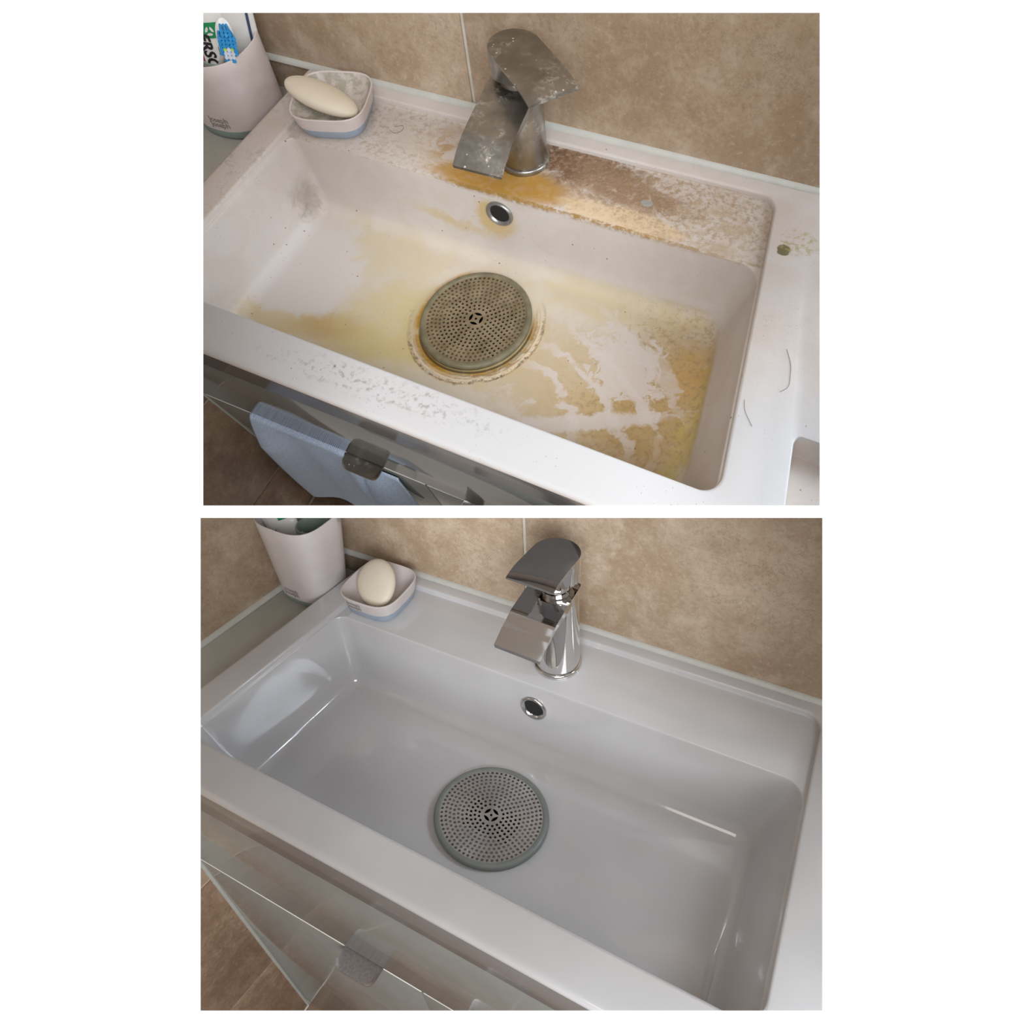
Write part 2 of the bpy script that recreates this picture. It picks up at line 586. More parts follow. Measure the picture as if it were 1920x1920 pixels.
def text_mesh(txt, size, extrude=.0002, bold=0.0, shear=0.0, spacing=1.0):
    c = bpy.data.curves.new('t', 'FONT')
    c.body = txt
    c.size = size
    c.extrude = extrude
    c.offset = bold
    c.shear = shear
    c.space_character = spacing
    c.align_x = 'CENTER'
    c.align_y = 'CENTER'
    c.resolution_u = 3
    o = link(bpy.data.objects.new('t', c))
    bpy.context.view_layer.update()
    dg = bpy.context.evaluated_depsgraph_get()
    me = bpy.data.meshes.new_from_object(o.evaluated_get(dg))
    bpy.data.objects.remove(o)
    bpy.data.curves.remove(c)
    return me


def text_part(name, txt, size, mat, parent, fn, bold=0.0, shear=0.0, extrude=.0002, spacing=1.0):
    me = text_mesh(txt, size, extrude, bold, shear, spacing)
    bm = bmesh.new()
    bm.from_mesh(me)
    bpy.data.meshes.remove(me)
    for v in bm.verts:
        v.co = fn(*v.co)
    return mesh_obj(name, bm, mat, parent, recalc=False)


# ------------------------------------------------------------------ added white board standing for the blank page margin, with two openings
DW = 0.33


def view_pt(px, py, depth):
    return CAM + C2W @ Vector(((px - PX) / FPX * depth, (py - PY) / FPX * depth, depth))


OPEN = ((381, 1537, 24, 948), (376, 1542, 971, 1895))


def add_margin_board():
    bm = bmesh.new()
    X0, X1, Y0, Y1 = -200, 2130, -190, 2110
    T, ch = .008, 4
    def face(d, e):
        o = []
        for (a, b, c, dd) in OPEN:
            o.append((a - e, b + e, c - e, dd + e))
        ymid = (o[0][3] + o[1][2]) / 2
        def q(x0, x1, y0, y1):
            bm.faces.new([bm.verts.new(view_pt(x, y, d)) for x, y in ((x0, y0), (x1, y0), (x1, y1), (x0, y1))])
        q(X0, X1, Y0, o[0][2])
        q(X0, o[0][0], o[0][2], ymid); q(o[0][1], X1, o[0][2], ymid)
        q(o[0][0], o[0][1], o[0][3], ymid)
        q(X0, o[1][0], ymid, o[1][3]); q(o[1][1], X1, ymid, o[1][3])
        q(o[1][0], o[1][1], ymid, o[1][2])
        q(X0, X1, o[1][3], Y1)
        return o
    f = face(DW, 0)
    b = face(DW + T, ch)
    for p, r in zip(f, b):
        cf = [(p[0], p[2]), (p[1], p[2]), (p[1], p[3]), (p[0], p[3])]
        cb = [(r[0], r[2]), (r[1], r[2]), (r[1], r[3]), (r[0], r[3])]
        for i in range(4):
            j = (i + 1) % 4
            bm.faces.new([bm.verts.new(view_pt(*cf[i], DW)), bm.verts.new(view_pt(*cf[j], DW)), bm.verts.new(view_pt(*cb[j], DW + T)), bm.verts.new(view_pt(*cb[i], DW + T))])
    co = [(X0, Y0), (X1, Y0), (X1, Y1), (X0, Y1)]
    for i in range(4):
        j = (i + 1) % 4
        bm.faces.new([bm.verts.new(view_pt(*co[i], DW)), bm.verts.new(view_pt(*co[j], DW)), bm.verts.new(view_pt(*co[j], DW + T)), bm.verts.new(view_pt(*co[i], DW + T))])
    bmesh.ops.remove_doubles(bm, verts=bm.verts, dist=1e-5)
    o = mesh_obj('margin_board', bm, BOARD)
    struct(o, 'added white margin board with two rectangular openings onto the two washbasins')


add_margin_board()


def trim_to_bay(bm, rm, low=False):
    """end the shell of a bay at the margin board and at the level between the two bays"""
    inv = rm.M.inverted()
    rot = inv.to_3x3()
    planes = [] if low else [(CAM + C2W @ Vector((0, 0, DW + .012)), C2W @ Vector((0, 0, -1)))]
    yy = 952 if rm is A else 967
    n = Vector((0, 1, -(yy - PY) / FPX)).normalized()
    if rm is B:
        n = -n
    planes.append((CAM, C2W @ n))
    for co, no in planes:
        bmesh.ops.bisect_plane(bm, geom=list(bm.verts) + list(bm.edges) + list(bm.faces), plane_co=inv @ co, plane_no=rot @ no, clear_outer=True)
    return len(bm.faces) > 0


def piece(name, bm, rm, mat, parent=None, smooth=None, low=False):
    if not trim_to_bay(bm, rm, low):
        bm.free()
        return None
    return mesh_obj(name, bm, mat, parent, rm.M if parent is None else None, smooth)


# ------------------------------------------------------------------ shell of one bay
def back_y(rm, x, z):
    return rm.y3 + rm.kb * x + rm.wl * z


def left_x(rm, y):
    return rm.xw + rm.kl * y


def front_y(rm, x, z):
    return rm.cy0 + rm.kf * x - rm.cl * z


def shell(rm, n_wall, n_trim):
    # corner of back and left wall
    yc = rm.y3 + rm.kb * rm.xw
    xc = left_x(rm, yc)
    J = .0034
    bm = bmesh.new()
    box_bm(bm, xc - .03, .85, .002, .03, -.25, .45, lambda x, y, z: (x, back_y(rm, x, z) + y, z))
    w = piece('wall_back', bm, rm, GROUT)
    struct(w, 'beige stone tiled wall behind the %s washbasin' % ('stained' if rm is A else 'clean'))
    for (x0, x1) in ((xc, rm.xg - J / 2), (rm.xg + J / 2, rm.xg + .62)):
        for (z0, z1) in ((-.24, .42),):
            bm = bmesh.new()
            box_bm(bm, x0, x1, 0, .008, z0, z1, lambda x, y, z: (x, back_y(rm, x, z) + y, z))
            bevel(bm, .0008, 2)
            piece('tile', bm, rm, WALLTILE, w, 30)
    bm = bmesh.new()
    box_bm(bm, -.03, -.002, -.9, yc + .03, rm.floor - .02, .45, lambda x, y, z: (left_x(rm, y) + x, y, z))
    w = piece('wall_left', bm, rm, GROUT)
    struct(w, 'brown stone tiled side wall left of the %s washbasin' % ('stained' if rm is A else 'clean'))
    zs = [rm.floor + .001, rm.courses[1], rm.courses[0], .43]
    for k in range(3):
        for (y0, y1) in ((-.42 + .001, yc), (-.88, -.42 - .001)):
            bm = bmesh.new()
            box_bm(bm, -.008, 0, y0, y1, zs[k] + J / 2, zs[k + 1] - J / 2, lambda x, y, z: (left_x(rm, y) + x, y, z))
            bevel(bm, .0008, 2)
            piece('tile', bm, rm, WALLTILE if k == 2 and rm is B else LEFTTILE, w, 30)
    bm = bmesh.new()
    box_bm(bm, rm.xw - .05, 1.4, -1.5, .25, rm.floor - .03, rm.floor - .002)
    w = piece('floor', bm, rm, GROUT, low=True)
    if w:
        struct(w, 'dark brown tiled floor under the %s cabinet' % ('stained' if rm is A else 'clean'))
        for i in range(-1, 5):
            for j in range(-4, 1):
                bm = bmesh.new()
                box_bm(bm, rm.xw + i * .3 + J, rm.xw + (i + 1) * .3, -.1 + j * .3, .2 + j * .3 - J, rm.floor - .01, rm.floor)
                bevel(bm, .0008, 1)
                piece('tile', bm, rm, LEFTTILE, w, low=True)
    # silicone beads
    bm = bmesh.new()
    loops = []
    for x in (xc + .001, .2, .4, .62):
        y = back_y(rm, x, 0)
        loops.append([(x, y + .0005, -.002), (x, y - .0042, -.0005), (x, y - .0040, .0008), (x, y - .0026, .0024), (x, y - .0008, .0038), (x, y + .0005, .0038)])
    loops_to_bm(bm, loops, True, True)
    struct(mesh_obj('trim_%d' % n_trim, bm, SILICONE, None, rm.M, 40), 'pale silicone bead between wall tiles and back of the %s washbasin' % ('stained' if rm is A else 'clean'))
    bm = bmesh.new()
    loops = []
    for y in (yc - .001, .15, .05, -.01):
        x = left_x(rm, y)
        loops.append([(x - .0005, y, rm.zs), (x + .0048, y, rm.zs), (x + .0045, y, rm.zs + .0010), (x + .003, y, rm.zs + .0028), (x + .001, y, rm.zs + .0042), (x - .0005, y, rm.zs + .0042)])
    loops_to_bm(bm, loops, True, True)
    struct(mesh_obj('trim_%d' % (n_trim + 1), bm, SILICONE, None, rm.M, 40), 'pale silicone bead along the side shelf by the %s washbasin' % ('stained' if rm is A else 'clean'))
    bm = bmesh.new()
    loops = []
    for z in (rm.zs - .03, -.25, rm.floor + .002):
        x = left_x(rm, 0) 
        y = front_y(rm, x, z)
        loops.append([(x - .0005, y + .004, z), (x + .004, y + .004, z), (x + .0040, y - .0004, z), (x + .0020, y - .0014, z), (x, y - .0028, z), (x - .0005, y - .0028, z)])
    loops_to_bm(bm, loops, True, True)
    piece('trim_%d' % (n_trim + 2), bm, rm, GREYBEAD, None, 40)
    struct(bpy.data.objects['trim_%d' % (n_trim + 2)], 'grey silicone bead between side wall and the %s cabinet front' % ('stained' if rm is A else 'clean'))


shell(A, 1, 1)
shell(B, 2, 4)

# ------------------------------------------------------------------ washbasin
def taper(rm, p):
    x, y, z = p
    t = max(0.0, min(1.0, y / rm.y2))
    u = max(-.2, min(1.3, x / .5))
    return (x + y * (rm.kl + (rm.kr - rm.kl) * u), y + x * (rm.kf + (rm.kb - rm.kf) * t), z)


def inset(loop, d):
    """move a convex loop inwards by d"""
    n = len(loop)
    out = []
    for i in range(n):
        a, b, c = Vector(loop[i - 1]), Vector(loop[i]), Vector(loop[(i + 1) % n])
        t = (c - a)
        t.z = 0
        if t.length < 1e-9:
            t = Vector((1, 0, 0))
        t.normalize()
        out.append((b.x - t.y * d, b.y + t.x * d, b.z))
    return out


def setz(loop, z):
    return [(p[0], p[1], z) for p in loop]


def washbasin(rm, cer, str_c, str_r, label):
    XR, XO = .53, .80
    N = 10
    R = (.016, .016, .016, .016)
    bm = bmesh.new()
    yb = rm.y3 - .001
    outer = rrect(rm.xl, XR, rm.yf, yb, (.006, .0001, .0001, .006), N)
    outer = [(p[0] if p[0] < XR - .0003 else XR, p[1], p[2]) for p in outer]
    op = rrect(0, .5, 0, rm.y2, R, N)
    mouth = rrect(.0019, .4981, .0019, rm.y1, (.0130, .0130, .019, .011), N)
    fl = rrect(rm.bx0, rm.bx1, .010, rm.by1, (.02, .02, .022, .016), N)
    loops = []
    zb = rm.zs
    bott = []
    for p in inset(outer, .030):
        bott.append((p[0], p[1], zb if p[1] > .01 else max(zb, -.02)))
    loops.append(bott)
    skirt = []
    for p in inset(outer, .001):
        fz = max(0.0, min(1.0, (p[1] - rm.yf) / .05))
        skirt.append((p[0], p[1], -.007 + (zb + .007) * fz))
    loops.append(skirt)
    for d, z in ((0, -.0045), (.0008, -.0018), (.0022, -.0005), (.0042, 0), (.0058, 0)):
        loops.append(setz(inset(outer, d), z))
    # rim to opening, small roll-over, step to tap ledge
    for d, z in ((-.0026, 0), (-.0012, -.0003), (-.0003, -.0010), (.0000, -.0022)):
        loops.append(setz(inset(op, d), z))
    s = -rm.s
    for d, z in ((.0002, s + .0016), (.0004, s + .0006), (.0009, s + .0)):
        l = setz(inset(op, d), z)
        loops.append(l)
    # tap ledge to basin mouth
    k0 = len(loops)
    for d, z in ((-.0007, s - .0001), (-.0002, s - .0005), (.0002, s - .0013), (.0005, s - .0034)):
        loops.append([(p[0], p[1], z if z > s - .0001 else z) for p in inset(mouth, d)])
    # walls with draft down to the floor fillet
    m2 = inset(mouth, .0007)
    zf = -rm.h
    for t in (.2, .45, .7):
        loops.append([tuple(Vector((a[0], a[1], s - .004)).lerp(Vector((b[0], b[1], zf)), t * .9)) for a, b in zip(m2, fl)])
    fr = .016
    for k in range(1, 7):
        a = math.radians(90 * k / 6)
        base = [tuple(Vector((a_[0], a_[1], 0)).lerp(Vector((b_[0], b_[1], 0)), .86)) for a_, b_ in zip(m2, fl)]
        base = inset(base, fr * (1 - math.cos(a)))
        loops.append(setz(base, zf + fr * (1 - math.sin(a))))
    last = loops[-1]
    cx, cy, rx, ry = str_c[0], str_c[1], str_r[0], str_r[1]
    n = len(last)
    dh = .80 if rm is A else .56
    circ = []
    # sort the drain circle to match the loop by angle
    for p in last:
        a = math.atan2((p[1] - cy) / (.11), (p[0] - cx) / (.24))
        circ.append((cx + rx * dh * math.cos(a), cy + ry * dh * math.sin(a), zf - .003))
    for t in (.15, .3, .5, .7, .85, .95, 1):
        loops.append([tuple(Vector(a).lerp(Vector(b), t)) for a, b in zip(last, circ)])
    for sc, z in ((.99, -.004), (.97, -.008), (.95, -.05)):
        loops.append([(cx + (p[0] - cx) * sc, cy + (p[1] - cy) * sc, zf + z) for p in circ])
    for k, dk in enumerate((.030, .001, 0, .0008, .0022, .0042, .0058)):
        loops[k] = [((XR, yb - dk if q[1] > .1 else rm.yf + dk, p[2]) if q[0] > XR - .0003 else p) for p, q in zip(loops[k], outer)]
    LL = [[taper(rm, p) if not (k >= len(loops) - 11) else p for p in L] for k, L in enumerate(loops)]
    # keep the drain undistorted: blend the floor
    tl = [taper(rm, p) for p in last]
    kf_ = len(loops) - 10
    for q, t in enumerate((.15, .3, .5, .7, .85, .95, 1)):
        LL[kf_ + q] = [tuple(Vector(a).lerp(Vector(b), t)) for a, b in zip(tl, circ)]
    LL[kf_ - 1] = tl
    mats = [0] * (len(LL) - 1)
    mats[-1] = 1
    loops_to_bm(bm, LL, False, True, mats)
    bm.faces.ensure_lookup_table()
    bm.faces[-1].material_index = 1
    # right-hand end of the top with its small tray
    tro = rrect(XR, XO, rm.yf, yb + .003, .0001, N)
    tx0, ty1 = (.5467, .0640) if rm is A else (.5467, .036)
    hole = rrect(tx0, XO - .03, rm.yf + .02, ty1, .006, N)
    lo = [setz(inset(tro, .0), -.03), setz(tro, -.0045), setz(inset(tro, 0), 0)]
    lo = [setz(tro, zb), setz(tro, 0)] + [setz(inset(hole, -.002), 0), setz(inset(hole, -.0006), -.0004), setz(hole, -.002), setz(inset(hole, .001), -.019), setz(inset(hole, .003), -.022)]
    loops_to_bm(bm, [[taper(rm, p) for p in L] for L in lo], False, True)
    o = mesh_obj('washbasin', bm, [cer, DARK], None, rm.M, 38)
    tag(o, label, 'washbasin')
    return o


STA_C, STA_R = (.2351, .1159), (.0525, .0585)
STB_C, STB_R = (.2436, .0972), (.0545, .0487)
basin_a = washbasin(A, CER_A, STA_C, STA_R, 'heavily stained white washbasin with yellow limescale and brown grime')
basin_b = washbasin(B, CER_B, STB_C, STB_R, 'spotless glossy white washbasin in the lower opening')


def overflow(rm, basin, px, rr, mat):
    """chromed ring let into the back wall of the basin, axis along the wall's normal"""
    from mathutils.bvhtree import BVHTree
    bm = bmesh.new()
    bm.from_mesh(basin.data)
    tree = BVHTree.FromBMesh(bm)
    inv = rm.M.inverted()
    o = inv @ CAM
    d = (inv.to_3x3() @ (view_pt(px[0], px[1], 1.0) - CAM)).normalized()
    hit, nrm, _, _ = tree.ray_cast(o, d)
    bm.free()
    if nrm.dot(d) > 0:
        nrm = -nrm
    zx = nrm
    xx = Vector((1, 0, 0))
    xx = (xx - zx * xx.dot(zx)).normalized()
    yx = zx.cross(xx)
    q = Matrix(((xx.x, yx.x, zx.x, hit.x), (xx.y, yx.y, zx.y, hit.y), (xx.z, yx.z, zx.z, hit.z), (0, 0, 0, 1))) @ Matrix.Diagonal((1, rm.ovs, 1, 1))
    bm = bmesh.new()
    prof = [(rr * 1.0, -.003), (rr * 1.0, .0012), (rr * .96, .0022), (rr * .88, .0027), (rr * .80, .0022), (rr * .70, .0008), (rr * .68, .0002)]
    lathe_bm(bm, prof, 40)
    bmesh.ops.transform(bm, matrix=q, verts=bm.verts)
    mesh_obj('overflow_ring', bm, mat, basin, None, 50)['label'] = 'metal overflow ring in the back of the basin'
    bm = bmesh.new()
    lathe_bm(bm, [(rr * .70, .0005), (rr * .62, .0003), (rr * .3, .0003)], 40, False, True)
    bmesh.ops.transform(bm, matrix=q, verts=bm.verts)
    mesh_obj('overflow_dark_disc', bm, DARK, basin, None, 50)  # flat black disc painted as the overflow's inner shade, no hole cut
    return hit


A.ovs, B.ovs = .90, 1.05
overflow(A, basin_a, (937, 400), .0137, plain('dull_grey_metal', (.34, .34, .34), .35, .8))
overflow(B, basin_b, (1001, 1327), .0138, METAL_B)


# ------------------------------------------------------------------ strainer
def strainer(rm, c, r, z, pm, rubm, label, rot):
    M = rm.M @ Matrix.Translation((c[0], c[1], z))
    t = root('sink_strainer', M, label, 'strainer')
    sx, sy = r[0] / .0567, r[1] / .0567
    R = .0567
    bm = bmesh.new()
    lathe_bm(bm, [(R * .89, .0030), (R * .895, .0050), (R * .91, .0056), (R * .955, .0056), (R * .985, .0050), (R, .0036), (R, .0008), (R * .985, .0), (R * .92, .0)], 96, sx=sx, sy=sy)
    mesh_obj('rubber_rim', bm, rubm, t, None, 50)
    # perforated plate, a real hole in every cell
    bm = bmesh.new()
    rings = 10
    r0, r1 = .0100, R * .895
    dr = (r1 - r0) / rings

    def pz(rr):
        return .0038 + .0010 * (rr / r1) ** 2

    def pt(rr, a, dz=0):
        return (sx * rr * math.cos(a), sy * rr * math.sin(a), pz(rr) + dz)
    for k in range(rings):
        ra, rb = r0 + k * dr, r0 + (k + 1) * dr
        rm_ = (ra + rb) / 2
        n = max(8, int(round(2 * math.pi * rm_ / (dr * 1.16))))
        hr = dr * .325
        ph = (k % 2) * .5 + k * .13
        for i in range(n):
            a0 = 2 * math.pi * (i + ph) / n
            a1 = 2 * math.pi * (i + 1 + ph) / n
            am = (a0 + a1) / 2
            outer = [pt(ra, a0), pt(ra, am), pt(ra, a1), pt(rm_, a1), pt(rb, a1), pt(rb, am), pt(rb, a0), pt(rm_, a0)]
            hol = []
            for q in range(8):
                th = math.radians(-135 + 45 * q)
                hol.append((rm_ + hr * math.sin(math.radians(-135 + 45 * q) + math.radians(0)) if False else 0, 0))
            hol = []
            for (dr_, da_) in ((-.707, -.707), (-1, 0), (-.707, .707), (0, 1), (.707, .707), (1, 0), (.707, -.707), (0, -1)):
                hol.append(pt(rm_ + dr_ * hr, am + da_ * hr / rm_))
            vo = [bm.verts.new(p) for p in outer]
            vh = [bm.verts.new(p) for p in hol]
            vd = [bm.verts.new((p[0], p[1], p[2] - .0012)) for p in hol]
            for q in range(8):
                w = (q + 1) % 8
                bm.faces.new((vo[q], vo[w], vh[w], vh[q]))
                bm.faces.new((vh[q], vh[w], vd[w], vd[q]))
    # centre with four lens slots round a small hole
    n = 64
    lens = []
    for q in range(4):
        a = math.radians(45 + 90 * q + rot)
        ring = []
        for s_ in range(8):
            u = -1 + 2 * s_ / 7
            ring.append((.0056 + .0015 * (1 - u * u), u * .0044))
        for s_ in range(6, 0, -1):
            u = -1 + 2 * s_ / 7
            ring.append((.0056 - .0015 * (1 - u * u), u * .0044))
        lens.append([(sx * (p[0] * math.cos(a) - p[1] * math.sin(a)), sy * (p[0] * math.sin(a) + p[1] * math.cos(a))) for p in ring])
    lens.append([(sx * .00125 * math.cos(i * math.pi / 6), sy * .00125 * math.sin(i * math.pi / 6)) for i in range(12)])
    oc = [(sx * r0 * math.cos(2 * math.pi * i / n), sy * r0 * math.sin(2 * math.pi * i / n)) for i in range(n)]
    edges = []
    for lp in [oc] + lens:
        vv = [bm.verts.new((p[0], p[1], .00384)) for p in lp]
        for i in range(len(vv)):
            edges.append(bm.edges.new((vv[i], vv[(i + 1) % len(vv)])))
    fill = bmesh.ops.triangle_fill(bm, use_beauty=True, use_dissolve=False, edges=edges)
    from mathutils.geometry import intersect_point_tri_2d
    kill = []
    for f in [g for g in fill['geom'] if isinstance(g, bmesh.types.BMFace)]:
        cc = f.calc_center_median()
        for lp in lens:
            ins = False
            j = len(lp) - 1
            for i in range(len(lp)):
                if (lp[i][1] > cc.y) != (lp[j][1] > cc.y) and cc.x < (lp[j][0] - lp[i][0]) * (cc.y - lp[i][1]) / (lp[j][1] - lp[i][1]) + lp[i][0]:
                    ins = not ins
                j = i
            if ins:
                kill.append(f)
                break
    bmesh.ops.delete(bm, geom=kill, context='FACES_ONLY')
    bm.normal_update()
    for f in bm.faces:
        if f.normal.z < -.5:
            f.normal_flip()
    mesh_obj('perforated_plate', bm, pm, t, None, None, recalc=False)
    return t


strainer(A, STA_C, STA_R, -A.h - .0005, STR_A, RUB_A, 'tarnished brown round drain strainer caked round its edge', 45)
strainer(B, STB_C, STB_R, -B.h - .0005, STR_B, RUB_B, 'shiny steel round drain strainer with grey rubber rim', 20)


# ------------------------------------------------------------------ mixer tap
def interp(pts, t):
    if t >= pts[0][0]:
        return pts[0][1]
    for (a, va), (b, vb) in zip(pts, pts[1:]):
        if b <= t <= a:
            k = (a - t) / (a - b)
            k2 = k * k * (3 - 2 * k) * .3 + k * .7
            return va + (vb - va) * k2
    return pts[-1][1]


def tap(rm, c, prof, zcap, zlev, lever_len, lever_rot, mat, label, tip_rise):
    t = root('mixer_tap', rm.M @ Matrix.Translation((c[0], c[1], -rm.s)), label, 'tap')
    off = rm.s
    R = .0215
    n = 56
    bm = bmesh.new()
    lathe_bm(bm, [(R * .9, 0), (R * 1.07, 0), (R * 1.09, .0008), (R * 1.09, .0038), (R * 1.06, .0050), (R * .98, .0054)], n)
    mesh_obj('base_ring', bm, mat, t, None, 50)
    top = lambda y: interp(prof, y) + off
    # body column, its head cut by the spout
    bm = bmesh.new()
    loops = []
    for k in range(15):
        u = k / 14
        L = []
        for i in range(n):
            a = 2 * math.pi * i / n
            rr = R * (1.0 - .06 * u)
            x, y = rr * math.cos(a), rr * math.sin(a)
            L.append((x, y, .0050 + u * (top(y) - .0045 - .0050)))
        loops.append(L)
    loops_to_bm(bm, loops, True, True)
    mesh_obj('body', bm, mat, t, None, 50)
    # spout: wide curved blade running from the back of the head down to the tip
    bm = bmesh.new()
    tipy = prof[-1][0]
    ys = [R * math.cos(math.pi / 2 * k / 10) for k in range(11)] + [tipy * k / 26 for k in range(1, 27)]
    rows_t, rows_b = [], []
    for y in ys:
        hw = math.sqrt(max(1e-9, R * R - y * y)) if y > 0 else R + .0004 * (-y / .07)
        th = .0042 if y > -.01 else max(.0022, .0105 + (y + .01) * .115)
        th = .0042 + (th - .0042) * max(0, min(1, (-y - .0) / .02))
        L1, L2 = [], []
        for k in range(9):
            x = hw * (-1 + 2 * k / 8)
            sag = 0
            L1.append((x, y, top(y) - sag))
            L2.append((x * .97, y, top(y) - th))
        rows_t.append(L1)
        rows_b.append(L2)
    vt = [[bm.verts.new(p) for p in L] for L in rows_t]
    vb = [[bm.verts.new(p) for p in L] for L in rows_b]
    for a in range(len(ys) - 1):
        for k in range(8):
            bm.faces.new((vt[a][k], vt[a][k + 1], vt[a + 1][k + 1], vt[a + 1][k]))
            bm.faces.new((vb[a][k], vb[a + 1][k], vb[a + 1][k + 1], vb[a][k + 1]))
        bm.faces.new((vt[a][0], vt[a + 1][0], vb[a + 1][0], vb[a][0]))
        bm.faces.new((vt[a][8], vb[a][8], vb[a + 1][8], vt[a + 1][8]))
    for k in range(8):
        bm.faces.new((vt[-1][k], vt[-1][k + 1], vb[-1][k + 1], vb[-1][k]))
    bmesh.ops.remove_doubles(bm, verts=bm.verts, dist=1e-6)
    o = mesh_obj('spout', bm, mat, t, None, 35)
    bv = o.modifiers.new('edge', 'BEVEL')
    bv.width, bv.segments, bv.limit_method, bv.angle_limit = .0006, 2, 'ANGLE', math.radians(50)
    # neck and cap
    bm = bmesh.new()
    zt = top(0)
    lathe_bm(bm, [(.0150, zt - .003), (.0146, zt + .0012), (.0128, zt + .003), (.0122, (zt + zcap + off) / 2), (.0150, zcap + off + .003)], n, True, True)
    mesh_obj('neck', bm, mat, t, None, 50)
    # lever: cap and blade in one, turned on the neck
    bm = bmesh.new()
    Lr = .0214
    ys = [Lr * math.cos(math.pi / 2 * k / 12) for k in range(13)] + [-lever_len * k / 22 for k in range(1, 23)]

    def ltop(y):
        u = max(0, min(1, (Lr - y) / (Lr + lever_len)))
        return zlev + off + tip_rise * u - .0035 * max(0, u - .72) ** 2 / .078 - .0015 * (1 - u) ** 3

    def lbot(y):
        if y > 0:
            return zcap + off + .0012
        # arch under the blade
        u = -y / lever_len
        e = max(0, 1 - (-y / (Lr * 1.0)) ** 2) if -y < Lr else 0
        return max(zcap + off + .0012 if -y < .002 else -1, (ltop(y) - .0026 - .0015 * (1 - u)) * (1 - math.sqrt(e)) + (zcap + off + .0012) * math.sqrt(e))
    rows_t, rows_b = [], []
    for y in ys:
        hw = math.sqrt(max(1e-9, Lr * Lr - y * y)) if y > 0 else Lr * (1 + .02 * (-y / lever_len))
        L1, L2 = [], []
        for k in range(17):
            x = hw * math.sin(math.pi / 2 * (-1 + 2 * k / 16))
            L1.append((x, y, ltop(y) - .0012 * (x / Lr) ** 2))
            if y > 0:
                zb = zcap + off
            else:
                rr = math.sqrt(x * x + y * y)
                zb = zcap + off if rr < Lr * .995 else ltop(y) - .0028
            L2.append((x * .995, y * .999, zb))
        rows_t.append(L1)
        rows_b.append(L2)
    vt = [[bm.verts.new(p) for p in L] for L in rows_t]
    vb = [[bm.verts.new(p) for p in L] for L in rows_b]
    for a in range(len(ys) - 1):
        for k in range(16):
            bm.faces.new((vt[a][k], vt[a][k + 1], vt[a + 1][k + 1], vt[a + 1][k]))
            bm.faces.new((vb[a][k], vb[a + 1][k], vb[a + 1][k + 1], vb[a][k + 1]))
        bm.faces.new((vt[a][0], vt[a + 1][0], vb[a + 1][0], vb[a][0]))
        bm.faces.new((vt[a][16], vb[a][16], vb[a + 1][16], vt[a + 1][16]))
    for k in range(16):
        bm.faces.new((vt[-1][k], vt[-1][k + 1], vb[-1][k + 1], vb[-1][k]))
    bmesh.ops.remove_doubles(bm, verts=bm.verts, dist=1e-6)
    bmesh.ops.rotate(bm, verts=bm.verts, cent=(0, 0, 0), matrix=Matrix.Rotation(math.radians(lever_rot), 3, 'Z'))
    o = mesh_obj('lever', bm, mat, t, None, 35)
    bv = o.modifiers.new('edge', 'BEVEL')
    bv.width, bv.segments, bv.limit_method, bv.angle_limit = .0007, 2, 'ANGLE', math.radians(50)
    return t


tap(A, (.2375, .247), [(.0215, .0716), (0, .0706), (-.02, .0682), (-.04, .0648), (-.063, .0605), (-.078, .0545), (-.088, .048)], .0765, .0980, .0690, 49, METAL_A,
    'dull limescaled mixer tap with its lever turned aside', .0005)
tap(B, (.251, .219), [(.024, .096), (0, .0968), (-.02, .0950), (-.041, .0920), (-.057, .0852), (-.072, .0768)], .1045, .1315, .047, 0, METAL_B,
    'gleaming chrome mixer tap with its lever straight over the spout', .0045)


# ------------------------------------------------------------------ soap dish and soap
def squircle(r, n=56, e=3.6, z=0.0, sy=1.0):
    out = []
    for k in range(n):
        a = 2 * math.pi * k / n
        c, s = math.cos(a), math.sin(a)
        q = (abs(c) ** e + abs(s) ** e) ** (-1 / e)
        out.append((r * q * c, r * q * s * sy, z))
    return out


def wall_text(txt1, txt2, size, mat, parent, rfun, z0, ang0, lead):
    """two lines of print wrapped on the outside of a dish or cup"""
    def mk(zc):
        def fn(x, y, z):
            a = ang0 + x / rfun(ang0, zc)
            r = rfun(a, zc + y) + .00025 + z * .4
            return (r * math.cos(a), r * math.sin(a), zc + y)
        return fn
    text_part('print', txt1, size, mat, parent, mk(z0 + lead), bold=.00004, extrude=.0001)
    text_part('print', txt2, size, mat, parent, mk(z0), bold=.00008, extrude=.0001)


